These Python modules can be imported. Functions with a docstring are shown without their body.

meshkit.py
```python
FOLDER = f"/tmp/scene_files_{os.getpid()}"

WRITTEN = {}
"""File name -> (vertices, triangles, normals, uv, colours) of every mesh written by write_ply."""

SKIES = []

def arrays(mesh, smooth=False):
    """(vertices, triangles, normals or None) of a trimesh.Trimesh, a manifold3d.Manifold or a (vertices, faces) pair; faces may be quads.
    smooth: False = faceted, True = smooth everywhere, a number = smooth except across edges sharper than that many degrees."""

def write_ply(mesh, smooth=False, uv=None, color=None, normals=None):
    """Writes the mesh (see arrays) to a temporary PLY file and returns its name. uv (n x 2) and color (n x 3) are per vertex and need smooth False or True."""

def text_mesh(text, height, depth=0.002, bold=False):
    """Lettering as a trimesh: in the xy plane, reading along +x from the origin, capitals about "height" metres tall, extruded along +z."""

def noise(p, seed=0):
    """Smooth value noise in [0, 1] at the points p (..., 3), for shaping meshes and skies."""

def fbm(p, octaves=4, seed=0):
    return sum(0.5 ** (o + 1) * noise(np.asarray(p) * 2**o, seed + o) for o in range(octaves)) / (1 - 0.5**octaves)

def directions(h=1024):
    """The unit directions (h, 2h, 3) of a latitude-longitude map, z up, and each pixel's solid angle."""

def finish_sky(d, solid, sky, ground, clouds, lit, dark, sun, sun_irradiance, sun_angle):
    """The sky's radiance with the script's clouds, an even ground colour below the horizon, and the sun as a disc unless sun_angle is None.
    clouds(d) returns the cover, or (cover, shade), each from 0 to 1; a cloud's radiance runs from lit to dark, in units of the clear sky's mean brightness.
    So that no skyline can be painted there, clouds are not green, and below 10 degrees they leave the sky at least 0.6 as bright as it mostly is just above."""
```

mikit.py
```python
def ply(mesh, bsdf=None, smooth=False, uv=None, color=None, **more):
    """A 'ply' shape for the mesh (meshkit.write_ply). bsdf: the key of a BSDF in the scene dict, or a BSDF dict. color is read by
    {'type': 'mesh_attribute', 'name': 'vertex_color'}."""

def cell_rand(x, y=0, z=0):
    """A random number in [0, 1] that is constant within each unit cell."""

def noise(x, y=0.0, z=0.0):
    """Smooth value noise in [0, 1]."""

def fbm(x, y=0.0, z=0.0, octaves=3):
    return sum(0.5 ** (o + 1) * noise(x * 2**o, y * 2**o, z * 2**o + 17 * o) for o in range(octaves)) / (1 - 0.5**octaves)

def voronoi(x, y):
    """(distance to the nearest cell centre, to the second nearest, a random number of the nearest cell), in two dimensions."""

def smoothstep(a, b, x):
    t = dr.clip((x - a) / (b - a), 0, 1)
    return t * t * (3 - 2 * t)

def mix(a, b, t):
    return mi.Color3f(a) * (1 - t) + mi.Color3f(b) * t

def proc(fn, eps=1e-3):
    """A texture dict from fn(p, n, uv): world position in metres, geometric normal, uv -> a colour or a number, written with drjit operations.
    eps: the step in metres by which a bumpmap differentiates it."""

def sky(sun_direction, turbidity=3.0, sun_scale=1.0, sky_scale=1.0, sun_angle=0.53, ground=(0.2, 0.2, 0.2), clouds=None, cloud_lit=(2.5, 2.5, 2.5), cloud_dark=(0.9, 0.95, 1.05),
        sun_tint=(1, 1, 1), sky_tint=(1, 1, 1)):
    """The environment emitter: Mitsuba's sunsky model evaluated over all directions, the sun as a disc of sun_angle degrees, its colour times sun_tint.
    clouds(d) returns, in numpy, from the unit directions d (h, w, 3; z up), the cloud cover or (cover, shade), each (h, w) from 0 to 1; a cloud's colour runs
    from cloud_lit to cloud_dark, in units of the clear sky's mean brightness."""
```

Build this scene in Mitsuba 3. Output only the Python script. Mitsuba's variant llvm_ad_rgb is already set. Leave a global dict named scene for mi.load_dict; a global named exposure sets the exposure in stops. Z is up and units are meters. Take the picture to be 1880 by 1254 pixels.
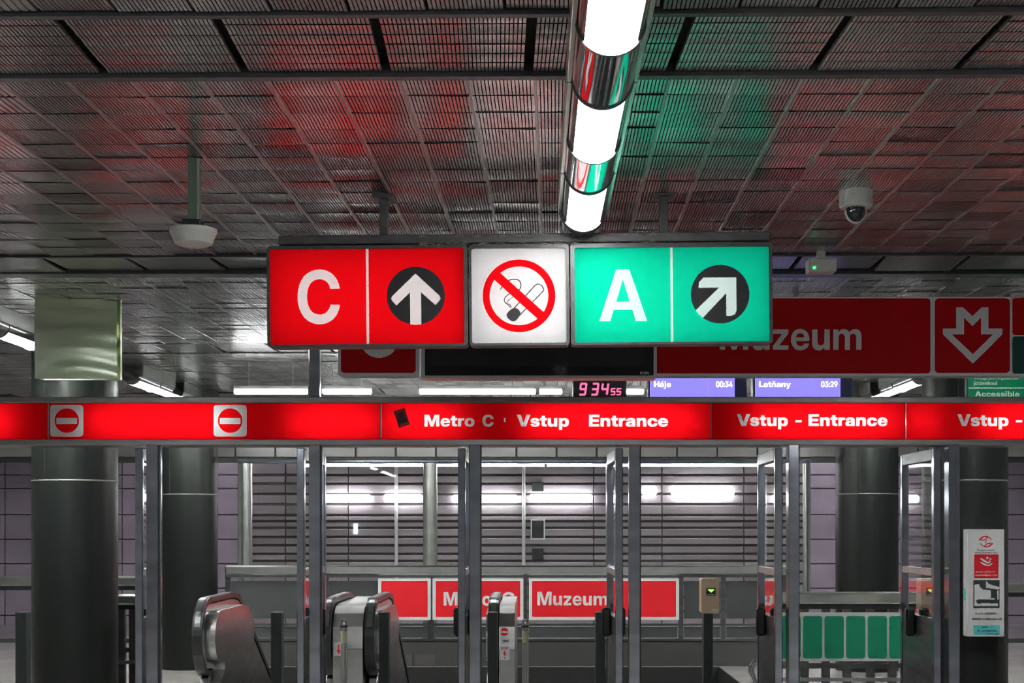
import math, glob, random
import numpy as np
import trimesh
import drjit as dr
import mitsuba as mi
import mikit, meshkit
from mikit import proc, noise, fbm, cell_rand, smoothstep, mix
from shapely import affinity, union_all, Polygon, Point, LineString, box as sbox

T = mi.ScalarTransform4f
random.seed(7)
rng = np.random.default_rng(7)
scene, labels = {}, {}

# ---------------------------------------------------------------- camera, light levels
F, CX, HY, EYE = 2611.0, 985.0, 968.0, 1.6          # focal length and horizon of the 1880 x 1254 frame
scene['camera'] = {
    'type': 'perspective', 'fov': math.degrees(2 * math.atan(940 / F)), 'fov_axis': 'x',
    'to_world': T().look_at(origin=[0, 0, EYE], target=[0, 1, EYE], up=[0, 0, 1]),
    'near_clip': 0.05, 'far_clip': 200.0,
    'principal_point_offset_x': (940 - CX) / 1880.0, 'principal_point_offset_y': (627 - HY) / 1254.0,
}
exposure = 0.0
LAMP = 42.0            # ceiling tube lamps
HALL = 240.0            # the lamps of the hall behind the glass
BEAM_TUBE = 14.0      # fluorescent tubes in the red sign boxes
CEIL = 3.157

# ---------------------------------------------------------------- helpers
def rgb(*c): return {'type': 'rgb', 'value': list(c)}
def emit(L, c=(1, 1, 1)): return {'type': 'area', 'radiance': rgb(*(L * x for x in c))}

def numbered(name):
    used = lambda k: k in scene or k in labels or any(s.startswith(k + '__') for s in _roots)
    if name not in _taken: _taken.add(name); return name
    n = _count.get(name, 0) + 1; _count[name] = n
    return f'{name}_{n:03d}'
_taken, _count, _roots = set(), {}, []

def thing(name, label, cat, group=None, kind=None):
    k = numbered(name)
    labels[k] = {'label': label, 'category': cat}
    if group: labels[k]['group'] = group
    if kind: labels[k]['kind'] = kind
    return k

def structure(name, label=None):
    k = numbered(name)
    labels[k] = {'kind': 'structure'}
    if label: labels[k]['label'] = label
    return k

XF = [None]      # a rigid motion applied to what is added
def add(parent, name, mesh, mat, smooth=False, label=None, stuff=False, xf=None, **more):
    """One entry; name None: the mesh of the thing itself."""
    k = parent if name is None else numbered(parent + '__' + name)
    d = dict(mesh) if isinstance(mesh, dict) else mikit.ply(mesh, None, smooth)
    d['bsdf'] = {'type': 'ref', 'id': mat}
    m = xf if xf is not None else XF[0]
    if m is not None: d['to_world'] = m
    d.update(more)
    scene[k] = d
    if label: labels.setdefault(k, {})['label'] = label
    if stuff: labels.setdefault(k, {})['kind'] = 'stuff'
    return k

def cat(ms): return trimesh.util.concatenate(list(ms))

def bx(x0, x1, y0, y1, z0, z1, c=0.0):
    x0, x1 = min(x0, x1), max(x0, x1); y0, y1 = min(y0, y1), max(y0, y1); z0, z1 = min(z0, z1), max(z0, z1)
    c = min(c, .45 * min(x1 - x0, y1 - y0, z1 - z0))
    if c <= 0:
        m = trimesh.creation.box([x1 - x0, y1 - y0, z1 - z0]); m.apply_translation([(x0 + x1) / 2, (y0 + y1) / 2, (z0 + z1) / 2]); return m
    pts = []
    for x, sx in ((x0, 1), (x1, -1)):
        for y, sy in ((y0, 1), (y1, -1)):
            for z, sz in ((z0, 1), (z1, -1)):
                pts += [(x + c * sx, y + c * sy, z), (x + c * sx, y, z + c * sz), (x, y + c * sy, z + c * sz)]
    return trimesh.convex.convex_hull(np.array(pts))

def cyl(r, p0, p1, n=24, r1=None):
    """A closed cylinder or cone between two points."""
    p0, p1 = np.array(p0, float), np.array(p1, float)
    h = np.linalg.norm(p1 - p0)
    prof = [(0, 0), (r, 0), (r if r1 is None else r1, h), (0, h)]
    m = trimesh.creation.revolve(np.array(prof), sections=n)
    m.apply_transform(trimesh.geometry.align_vectors([0, 0, 1], (p1 - p0) / h)); m.apply_translation(p0)
    return m

def lathe(prof, x, y, n=48):
    m = trimesh.creation.revolve(np.array(prof, float), sections=n); m.apply_translation([x, y, 0]); return m

def W(px, py, Y): return (px - CX) * Y / F, EYE + (HY - py) * Y / F
def X(px, Y): return (px - CX) * Y / F
def Z(py, Y): return EYE + (HY - py) * Y / F
def design(g, Y):
    """A drawing made in the units of the photograph, at its real size on the plane y = Y (x right, z up)."""
    s = Y / F
    return affinity.affine_transform(g, [s, 0, 0, -s, -CX * s, EYE + HY * s])

def polys(g): return [p for p in getattr(g, 'geoms', [g]) if p.geom_type == 'Polygon' and p.area > 0]

def sheet(g, Y):
    """A flat film that faces the camera side."""
    out = []
    for p in polys(g):
        v, f = trimesh.creation.triangulate_polygon(p, engine='earcut')
        v3 = np.c_[v[:, 0], np.full(len(v), Y), v[:, 1]]
        m = trimesh.Trimesh(v3, f, process=False)
        if m.face_normals[:, 1].mean() > 0: m.invert()
        out.append(m)
    return cat(out)

def plate(g, Y, depth):
    """A drawing in x and z with a thickness, its front at y = Y."""
    out = []
    for p in polys(g):
        m = trimesh.creation.extrude_polygon(p, depth, engine='earcut')
        m.apply_transform(np.array([[1, 0, 0, 0], [0, 0, -1, Y + depth], [0, 1, 0, 0], [0, 0, 0, 1.0]]))
        out.append(m)
    return cat(out)

def side_plate(g, x0, x1):
    """A drawing in y and z extruded along x."""
    out = []
    for p in polys(g):
        m = trimesh.creation.extrude_polygon(p, x1 - x0, engine='earcut')
        m.apply_transform(np.array([[0, 0, 1, x0], [1, 0, 0, 0], [0, 1, 0, 0], [0, 0, 0, 1.0]]))
        out.append(m)
    return cat(out)

def rr(x0, y0, x1, y1, r):
    return sbox(x0 + r, y0 + r, x1 - r, y1 - r).buffer(r, quad_segs=6) if r > 0 else sbox(x0, y0, x1, y1)

_fonts = {}
def glyphs(text, cap=None, x=0, base=0, width=None, weight=750, fatten=0.0, px=150):
    """Lettering as a drawing, x right and y DOWN like the photograph: cap = height of capitals, base = y of the baseline, x = left end."""
    from PIL import Image, ImageDraw, ImageFont
    if weight not in _fonts:
        f = ImageFont.truetype(glob.glob('/opt/blender-*/*/datafiles/fonts/Inter.woff2')[0], px)
        try: f.set_variation_by_axes([32, weight])
        except Exception: pass
        _fonts[weight] = f
    font = _fonts[weight]
    x0, y0, x1, y1 = font.getbbox(text, anchor='ls')
    im = Image.new('L', (x1 - x0 + 8, y1 - y0 + 8))
    ImageDraw.Draw(im).text((4 - x0, 4 - y0), text, 255, font, anchor='ls')
    on = np.pad(np.asarray(im) > 127, ((0, 0), (1, 1))).astype(np.int8)
    rows, starts = np.nonzero(np.diff(on, axis=1) == 1)
    ends = np.nonzero(np.diff(on, axis=1) == -1)[1]
    g = union_all(sbox(starts, rows, ends, rows + 1)).buffer(.7).buffer(-.7 + fatten).simplify(.55)
    g = affinity.translate(g, -4, y0 - 4)
    s = cap / (px * 0.727)
    sx = s if width is None else width / (x1 - x0)
    return affinity.affine_transform(g, [sx, 0, 0, s, x, base])

# ---------------------------------------------------------------- materials
def principled(key, c, rough=.5, metallic=0.0, spec=.5, **more):
    scene[key] = {'type': 'twosided', 'bsdf': {'type': 'principled', 'base_color': c if isinstance(c, dict) else rgb(*c), 'roughness': rough, 'metallic': metallic, **({} if metallic == 1 else {'specular': spec}), **more}}

def film(key, c, trans=1.1, rough=.35):
    scene[key] = {'type': 'principledthin', 'base_color': rgb(*c), 'roughness': rough, 'diff_trans': trans, 'spec_trans': 0.0, 'eta': 1.5}

def streaks(a, b, sx, sy, sz):
    return proc(lambda p, n, uv: mix(a, b, fbm(p.x * sx, p.y * sy, p.z * sz)))

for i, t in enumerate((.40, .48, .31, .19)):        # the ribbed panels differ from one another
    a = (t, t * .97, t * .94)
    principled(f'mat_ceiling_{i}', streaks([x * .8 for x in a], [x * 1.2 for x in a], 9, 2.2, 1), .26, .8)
principled('mat_tee', (.24, .24, .235), .35, .8)
principled('mat_void', (.008, .008, .008), .8)
principled('mat_seam', (.02, .02, .02), .6)
principled('mat_trim_dark', (.035, .036, .036), .45)
principled('mat_steel', streaks((.30, .335, .38), (.52, .56, .63), 3, 3, 14), .13, 1.0)
principled('mat_steel_dark', streaks((.10, .105, .11), (.22, .23, .24), 5, 5, 22), .27, .9)
principled('mat_chrome', (.80, .81, .82), .07, 1.0)
principled('mat_rail', streaks((.52, .55, .52), (.78, .82, .78), 6, 9, 9), .28, 1.0)
principled('mat_escalator', streaks((.44, .445, .44), (.66, .67, .66), 5, 5, 14), .28, 1.0)
principled('mat_rubber', (.012, .014, .014), .3)
principled('mat_post', (.012, .018, .018), .42)
principled('mat_column', streaks((.007, .0085, .008), (.010, .012, .011), 1.5, 1.5, .8), .34, 0.0, .22)
principled('mat_column_joint', (.20, .20, .19), .5)
principled('mat_frame', streaks((.028, .030, .030), (.075, .076, .074), 24, 24, 24), .42)
principled('mat_sign_rail', streaks((.03, .03, .03), (.08, .08, .08), 16, 16, 30), .6)
principled('mat_light_box_inside', (.30, .30, .30), .8)
principled('mat_header', streaks((.22, .22, .22), (.50, .50, .50), 2.5, 6, 30), .3, .9)
principled('mat_white_plastic', (.62, .64, .60), .35)
principled('mat_white_paint', (.80, .82, .80), .4)
principled('mat_white_bright', (.80, .81, .80), .4)
principled('mat_green_post', (.10, .16, .11), .45)
principled('mat_dark_red', (.46, .002, .006), .45, 0.0, .12)
principled('mat_red_sign', (.78, .012, .022), .4)
principled('mat_dark_green', (.0, .055, .04), .4)
principled('mat_green_sign', (.0, .185, .095), .4)
principled('mat_dull_white', (.80, .82, .84), .45, 0.0, .2)
principled('mat_screen_black', (.012, .016, .016), .25)
principled('mat_black_print', (.012, .013, .014), .45)
principled('mat_gold', streaks((.60, .45, .30), (.74, .58, .41), 3, 3, 40), .36, .6)
principled('mat_silver', (.62, .62, .61), .5, .4)
principled('mat_cyan', (.10, .62, .62), .5)
principled('mat_green_metal', (.80, .90, .66), .17, 1.0)
principled('mat_wall', (.36, .355, .35), .6)
principled('mat_floor', streaks((.19, .185, .175), (.25, .245, .235), 3, 3, 3), .22)
principled('mat_pit', (.012, .012, .012), .7)
principled('mat_plinth', (.048, .048, .046), .5)
principled('mat_plinth_hatch', (.070, .067, .064), .5)
for i, c in enumerate(((.36, .31, .345), (.30, .265, .285), (.41, .36, .40))):
    principled(f'mat_slat_{i}', streaks([x * .88 for x in c], [x * 1.08 for x in c], 2, 2, 8), .38)
principled('mat_purple_wall', streaks((.33, .28, .36), (.42, .36, .44), 1.5, 1.5, 3), .42)
principled('mat_wall_gap', (.05, .042, .042), .7)
principled('mat_fascia', streaks((.30, .30, .295), (.44, .44, .43), 1.2, 1.2, 6), .35, .5)
principled('mat_tape', (.42, .40, .25), .5)
principled('mat_sticker', (.26, .012, .018), .5)
principled('mat_lamp_glow', (.8, .8, .8), .5)
principled('mat_dome', (.01, .012, .018), .06, 0.0, .9)
principled('mat_blue_dark', (.02, .03, .12), .35)
principled('mat_barrier_glass', (.055, .06, .06), .12)
film('film_red', (.93, .0045, .010))
film('film_white', (.89, .94, .93))
film('film_green', (.005, .70, .44))
film('film_seam', (.85, .55, .52))
scene['glass'] = {'type': 'thindielectric', 'int_ior': 1.5, 'ext_ior': 1.0, 'specular_transmittance': rgb(.93, .965, .945)}
scene['glass_clear'] = {'type': 'thindielectric', 'int_ior': 1.5, 'ext_ior': 1.0}

# ---------------------------------------------------------------- room shell
SKEW = -0.0126                                        # the ceiling grid runs slightly askew to the sign line
CEIL_XF = T().rotate([0, 0, 1], math.degrees(SKEW))
YF = 23.4                                             # far wall
XL, XR, YB = -10.5, 10.5, -6.0
PIT = (-3.05, 2.1, 12.3, 16.38)                      # opening of the escalator shaft

k = structure('floor')
add(k, 'slab', cat([bx(XL, XR, YB, PIT[2], -.012, 0), bx(XL, XR, PIT[3], YF, -.012, 0), bx(XL, PIT[0], PIT[2], PIT[3], -.012, 0), bx(PIT[1], XR, PIT[2], PIT[3], -.012, 0)]), 'mat_floor')
k = structure('trim_1', 'dark escalator shaft sunk in the floor between the railings')
add(k, 'shaft_wall', cat([bx(PIT[0] - .1, PIT[1] + .1, PIT[3], PIT[3] + .1, -3.2, -.013), bx(PIT[0] - .1, PIT[1] + .1, PIT[2] - .1, PIT[2], -3.2, -.013), bx(PIT[0] - .1, PIT[0], PIT[2], PIT[3], -3.2, -.013),
        bx(PIT[1], PIT[1] + .1, PIT[2], PIT[3], -3.2, -.013), bx(PIT[0], PIT[1], PIT[2], PIT[3], -3.3, -3.2)]), 'mat_pit')
for nm, b in (('wall_left', (XL - .2, XL, YB, YF, 0, 3.4)), ('wall_right', (XR, XR + .2, YB, YF, 0, 3.4)), ('wall_back', (XL, XR, YB - .2, YB, 0, 3.4))):
    k = structure(nm); add(k, None, bx(*b), 'mat_wall')

# ceiling: ribbed metal tiles between rows of larger louvred panels
ceil = structure('ceiling', 'ceiling of ribbed dark metal tiles with rows of larger louvred panels')
add(ceil, 'slab', bx(XL, XR, YB, YF, CEIL + .06, CEIL + .25), 'mat_void')

def ribbed(w, d, ribs, bow, twist, nseg=4, deep=.007, slots=True):
    xs, zs = [0.0], [.012]
    p = w / ribs
    for i in range(ribs):
        xs += [i * p + .125 * p, i * p + .135 * p, i * p + .865 * p, i * p + .875 * p]; zs += [deep, 0, 0, deep]
    xs.append(w); zs.append(.012)
    xs, zs = np.array(xs), np.array(zs)
    ys = np.linspace(0, d, nseg + 1)
    V = []
    for y in ys:
        t = y / d - .5
        V.append(np.c_[xs, np.full(len(xs), y), zs + bow * (t * t - .25) * 4 + twist * t * (xs / w - .5)])
    n = len(xs); V = np.vstack(V); Fc = []
    for j in range(nseg):
        for i in range(n - 1):
            if slots and i % 4 == 0 and 0 < i < n - 2: continue          # the open slots
            a, b, c, e = j * n + i, j * n + i + 1, (j + 1) * n + i + 1, (j + 1) * n + i
            Fc += [(a, c, b), (a, e, c)]
    for y in (0, d):                                        # the folded ends that hold the ribs together
        a = len(V); V = np.vstack([V, [(0, y, .003), (w, y, .003), (w, y, .014), (0, y, .014)]])
        Fc += [(a, a + 2, a + 1), (a, a + 3, a + 2)]
    return trimesh.Trimesh(V, np.array(Fc), process=False)

TW = .2338
TILES = [mikit.ply(ribbed(TW - .008, .200, 17, b, t), None, 30) for b, t in ((.0012, .001), (-.0014, .002), (.0022, -.002), (-.0026, .003), (.0006, .004), (-.0008, -.004), (.0034, .0), (-.0034, -.001))]

def tile_place(x, y):
    """A tile's own tilt: no two hang quite alike."""
    rx, ry = rng.normal(0, .85), rng.normal(0, .5)
    return CEIL_XF @ T().translate([x, y, CEIL]) @ T().rotate([1, 0, 0], float(rx)) @ T().rotate([0, 1, 0], float(ry))

def tone():
    return int(rng.choice([0, 0, 0, 1, 1, 2, 3]))

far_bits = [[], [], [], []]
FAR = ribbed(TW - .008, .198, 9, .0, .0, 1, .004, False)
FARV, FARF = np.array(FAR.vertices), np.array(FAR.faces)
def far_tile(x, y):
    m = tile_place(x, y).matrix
    far_bits[int(rng.choice([0, 1, 1, 0, 2]))].append(trimesh.Trimesh(FARV @ np.array(m)[:3, :3].T + np.array(m)[:3, 3], FARF, process=False))  # paler mix of tones, brightens the ceiling behind the glass through its colour

def in_view(x, y, pad=0.0):
    px = CX + (x + TW / 2) * F / y
    return -40 - pad < px < 1920 + pad

n_tiles, n_tees = 0, 0
def tile_field(y0, rows, x_ref, near, xmin=-6.2, xmax=6.2):
    global n_tiles
    k0 = math.floor((xmin - x_ref) / TW); k1 = math.ceil((xmax - x_ref) / TW)
    for r in range(rows):
        y = y0 + r * .2125
        for c in range(k0, k1):
            x = x_ref + c * TW + .004
            if near and in_view(x, y) and n_tiles < 298:
                add(ceil, 'tile', TILES[int(rng.integers(len(TILES)))], f'mat_ceiling_{tone()}', xf=tile_place(x, y)); n_tiles += 1
            else:
                far_tile(x, y)

tile_field(4.279 - .2125, 1, -.616, True, -5, 5)
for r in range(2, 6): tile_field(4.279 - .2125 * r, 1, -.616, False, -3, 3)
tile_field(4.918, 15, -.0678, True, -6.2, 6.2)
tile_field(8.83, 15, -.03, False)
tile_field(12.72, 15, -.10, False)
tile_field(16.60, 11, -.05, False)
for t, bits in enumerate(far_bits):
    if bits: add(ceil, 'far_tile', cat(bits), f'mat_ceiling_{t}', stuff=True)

# light strips between the columns of tiles
tee = mikit.ply(bx(-.0065, .0065, 0, 15 * .2125, -.004, .012, .002), None)
for c in range(-15, 14):
    x = -.0678 + c * TW
    if in_view(x - TW / 2, 8.0, 0): add(ceil, 'tee_strip', tee, 'mat_tee', xf=CEIL_XF @ T().translate([x, 4.918, CEIL]))
tee2 = bx(-.0065, .0065, 0, 15 * .2125, -.004, .012)
far_tees = []
for y0, xr in ((8.83, -.03), (12.72, -.10)):
    for c in range(-26, 26):
        m = tee2.copy(); m.apply_translation([xr + c * TW, y0, CEIL]); far_tees.append(m)
add(ceil, 'far_tee_strip', cat(far_tees), 'mat_tee', xf=CEIL_XF, stuff=True)
# dark cross bars at the edges of the panel rows
for y0, y1 in ((4.282, 4.312), (4.872, 4.914), (8.108, 8.135)):
    add(ceil, 'cross_bar', bx(-5, 5, y0, y1, CEIL - .012, CEIL + .03), 'mat_trim_dark', xf=CEIL_XF)

def shear_place(x, y, k):
    m = np.eye(4); m[0, 1] = k; m[:3, 3] = (x, y, CEIL + .002)
    return CEIL_XF @ T(m)

def panel_row(y0, y1, x_ref, pitch, shear, slats, near, xmin, xmax):
    d = (y1 - y0) / slats
    geo = [mikit.ply(ribbed(pitch - .03, d - .007, 34, b, t, 2, .0045), None, 30) for b, t in ((.0012, .001), (-.0014, -.002), (.0022, .001), (-.0022, .002))]
    k0 = math.floor((xmin - x_ref) / pitch); k1 = math.ceil((xmax - x_ref) / pitch)
    for c in range(k0, k1):
        x = x_ref + c * pitch + .015
        base = numbered(ceil + '__panel') if near else ceil
        tn = tone() % 3
        for s in range(slats):
            y = y0 + s * d
            m = shear_place(x + shear * s * d, y, shear) @ T().rotate([1, 0, 0], float(rng.normal(0, .7)))
            if near: add(base, 'slat', geo[int(rng.integers(4))], f'mat_ceiling_{tn}', xf=m)
            elif slats == 1: add(ceil, 'panel', geo[int(rng.integers(4))], f'mat_ceiling_{tn}', xf=m)
panel_row(4.314, 4.868, -.0677 + .0126 * 4.311 - .054, .4854, -.04, 6, True, -2.7, 2.7)
panel_row(8.14, 8.63, -.048, .488, .03, 1, False, -4.2, 4.2)
panel_row(12.05, 12.68, -.02, .488, .0, 1, False, -6, 6)
panel_row(15.93, 16.55, -.02, .488, .0, 1, False, -7, 7)

# ---------------------------------------------------------------- the entrance line: glass wall above, red sign beam, posts
YW = 8.74
k = structure('trim_2', 'dark metal channel along the ceiling above the glass'); add(k, None, bx(-6.5, 6.5, 8.66, 8.80, Z(505, 8.7), CEIL + .055, .004), 'mat_trim_dark')
gz0, gz1 = Z(729, YW), Z(504, YW)
mull = [(-6.5, X(577, YW) - .005), (X(577, YW) + .005, X(1299, YW) - .003), (X(1299, YW) + .003, 6.5)]
for i, (a, b) in enumerate(mull):
    k = structure(f'window_{i+1}', ('glass pane above the red sign beam at the blank metal plate', 'glass pane above the red sign beam in front of the clock', 'glass pane above the red sign beam at the arrow logo sign')[i])
    add(k, 'pane', sheet(sbox(a, gz0, b, gz1), YW), 'glass')
k = thing('glass_mullion', 'upright stainless mullion in the glass wall below the red C sign', 'mullion')
add(k, None, bx(X(568, YW), X(588, YW), YW - .03, YW + .05, gz0, gz1, .005), 'mat_steel', 30)

YBm = 8.62                                         # front of the red beam
bt, bb = Z(740, YBm), Z(806.5, YBm)
k = thing('beam_top_rail', 'worn grey metal rail along the top of the red sign beam', 'rail')
add(k, None, bx(-5.5, 5.5, YBm - .015, YBm + .22, bt, Z(729, YBm), .004), 'mat_header', 30)
k = thing('beam_bottom_rail', 'grey metal rail under the red sign beam above the doors', 'rail')
add(k, None, bx(-5.5, 5.5, YBm - .015, YBm + .22, Z(818, YBm), bb, .004), 'mat_header', 30)

def light_box(key, x0, x1, tubes, depth=.19, y=YBm, z0=bb, z1=bt):
    """Box body and the fluorescent tubes inside a backlit sign."""
    e = .004
    add(key, 'housing', cat([bx(x0 + .001, x1 - .001, y + depth, y + depth + e, z0 + .001, z1 - .001), bx(x0 + .001, x1 - .001, y + .004, y + depth, z0 + .001, z0 + .004), bx(x0 + .001, x1 - .001, y + .004, y + depth, z1 - .004, z1 - .001),
        bx(x0 + .001, x0 + .003, y + .004, y + depth, z0, z1), bx(x1 - .003, x1 - .001, y + .004, y + depth, z0, z1)]), 'mat_light_box_inside')
    for a, b in tubes:
        zc = (z0 + z1) / 2
        add(key, 'tube', cyl(.014, (a, y + .115, zc), (b, y + .115, zc), 10), 'mat_lamp_glow', True, emitter=emit(BEAM_TUBE))

def red_segment(px0, px1, label, tubes, words, extra=None, entry=()):
    key = thing('illuminated_sign', label, 'sign', 'red backlit sign boxes of the entrance beam')
    face = rr(px0 + 1.9, 740.2, px1 - .6, 806.3, 0)
    dots = union_all([g for _, g in words]) if words else Polygon()
    squares = union_all([rr(cx - 30.5, 743.5, cx + 30.5, 801.5, 6) for cx in entry]) if entry else Polygon()
    face = face.difference(dots).difference(squares)
    light_box(key, X(px0, YBm), X(px1, YBm), [(X(a, YBm), X(b, YBm)) for a, b in tubes])
    add(key, 'red_panel', sheet(design(face, YBm), YBm), 'film_red')
    for nm, g in words: add(key, nm, sheet(design(g, YBm), YBm), 'film_white', label=None)
    for cx in entry:
        disc = Point(cx, 772.3).buffer(22.5, quad_segs=12); bar = rr(cx - 19, 767, cx + 19, 778.5, .6)
        p = add(key, 'no_entry_pictogram', sheet(design(rr(cx - 30.5, 743.5, cx + 30.5, 801.5, 6).difference(disc), YBm), YBm), 'film_white', label='white square with a red no entry disc')
        add(p, 'disc', sheet(design(disc.difference(bar), YBm), YBm), 'film_red')
        add(p, 'bar', sheet(design(bar, YBm), YBm), 'film_white')
    return key

red_segment(-650, 88, 'red backlit sign box without lettering, its end dark, beside the no entry box', [(-620, -330), (-300, 22)], [])
k = red_segment(88, 698, 'long red backlit sign box with two white no entry squares', [(165, 425), (530, 690)], [], entry=(122.5, 422.5))
w2 = [('lettering', glyphs('Metro', 21.5, 778, 783, 94, 780, 1.2)), ('lettering', glyphs('C', 21.5, 885, 783, 22, 780, 1.2)), ('dot', sbox(925, 767, 928.6, 775)), ('lettering', glyphs('Vstup', 21.5, 949, 783, 96, 800, 1.8)), ('lettering', glyphs('Entrance', 21.5, 1080, 783, 147, 800, 1.8))]
k = red_segment(698, 1305, 'red backlit sign box reading Metro C Vstup Entrance', [(706, 848), (962, 1280)], w2)
w3 = [('lettering', glyphs('Vstup', 21.5, 1353, 782, 94, 800, 1.8)), ('dash', sbox(1460, 771, 1472, 775.5)), ('lettering', glyphs('Entrance', 21.5, 1483, 782, 147, 800, 1.8))]
k = red_segment(1305, 1662, 'red backlit sign box reading Vstup - Entrance between two seams', [(1378, 1650)], w3)
w4 = [('lettering', glyphs('Vstup', 21.5, 1758, 782, 94, 800, 1.8)), ('dash', sbox(1865, 771, 1877, 775.5)), ('lettering', glyphs('Entrance', 21.5, 1888, 782, 147, 800, 1.8))]
k = red_segment(1662, 2560, 'red backlit sign box cut off after Vstup and a dash', [(1668, 1718), (1800, 2150), (2200, 2530)], w4)
# poster sticker on the beam
k = thing('sticker', 'small tilted dark poster sticker on the red beam left of Metro C', 'sticker')
st = affinity.rotate(sbox(727, 751, 748, 783.5), -18, origin='center')
add(k, 'paper', plate(design(st, YBm - .002), YBm - .003, .001), 'mat_sticker')
pr = [affinity.rotate(g, -18, origin=(737.5, 767.2)) for g in (sbox(729, 779, 746, 781.5), rr(733, 757.5, 742, 769, 3), sbox(729.5, 770, 746, 776), sbox(730, 752.5, 745, 754.5))]
add(k, 'print', plate(design(union_all(pr[1:3]), YBm - .003), YBm - .0037, .0005), 'mat_black_print')
add(k, 'lettering', plate(design(union_all([pr[0], pr[3]]), YBm - .003), YBm - .0037, .0005), 'mat_red_sign')

# posts and swing doors
post_px = [(268, 290), (567, 588), (861, 882), (1155, 1175.5), (1448, 1467.5), (1742, 1762)]
leaf_px = [(245, 260), (543, 557), (841, 853), (1131, 1144), (1425, 1438), (1717, 1731)]
ordinal = ['beside the big dark column', 'before the left pair of escalator handrails', 'before the sign Metro C on the railing', 'at the end of the word Muzeum on the railing', 'before the left end of the green board', 'beside the white donation box']
pz = Z(817, YBm)
BX = 8.60
for i, (a, b) in enumerate(post_px):
    k = thing('door_post', 'stainless door post ' + ordinal[i], 'post', 'stainless door posts under the red beam')
    xa, xb = X(a, BX), X(b, BX)
    add(k, 'profile', bx(xa, xb, BX, BX + .10, 0, pz + .002, .004), 'mat_steel', 30)
    add(k, 'stop_strip', bx(xb, xb + .006, BX + .02, BX + .05, 0, pz), 'mat_trim_dark')
ang = [.135, -.02, .0, .02, -.02, -.0]
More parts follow.
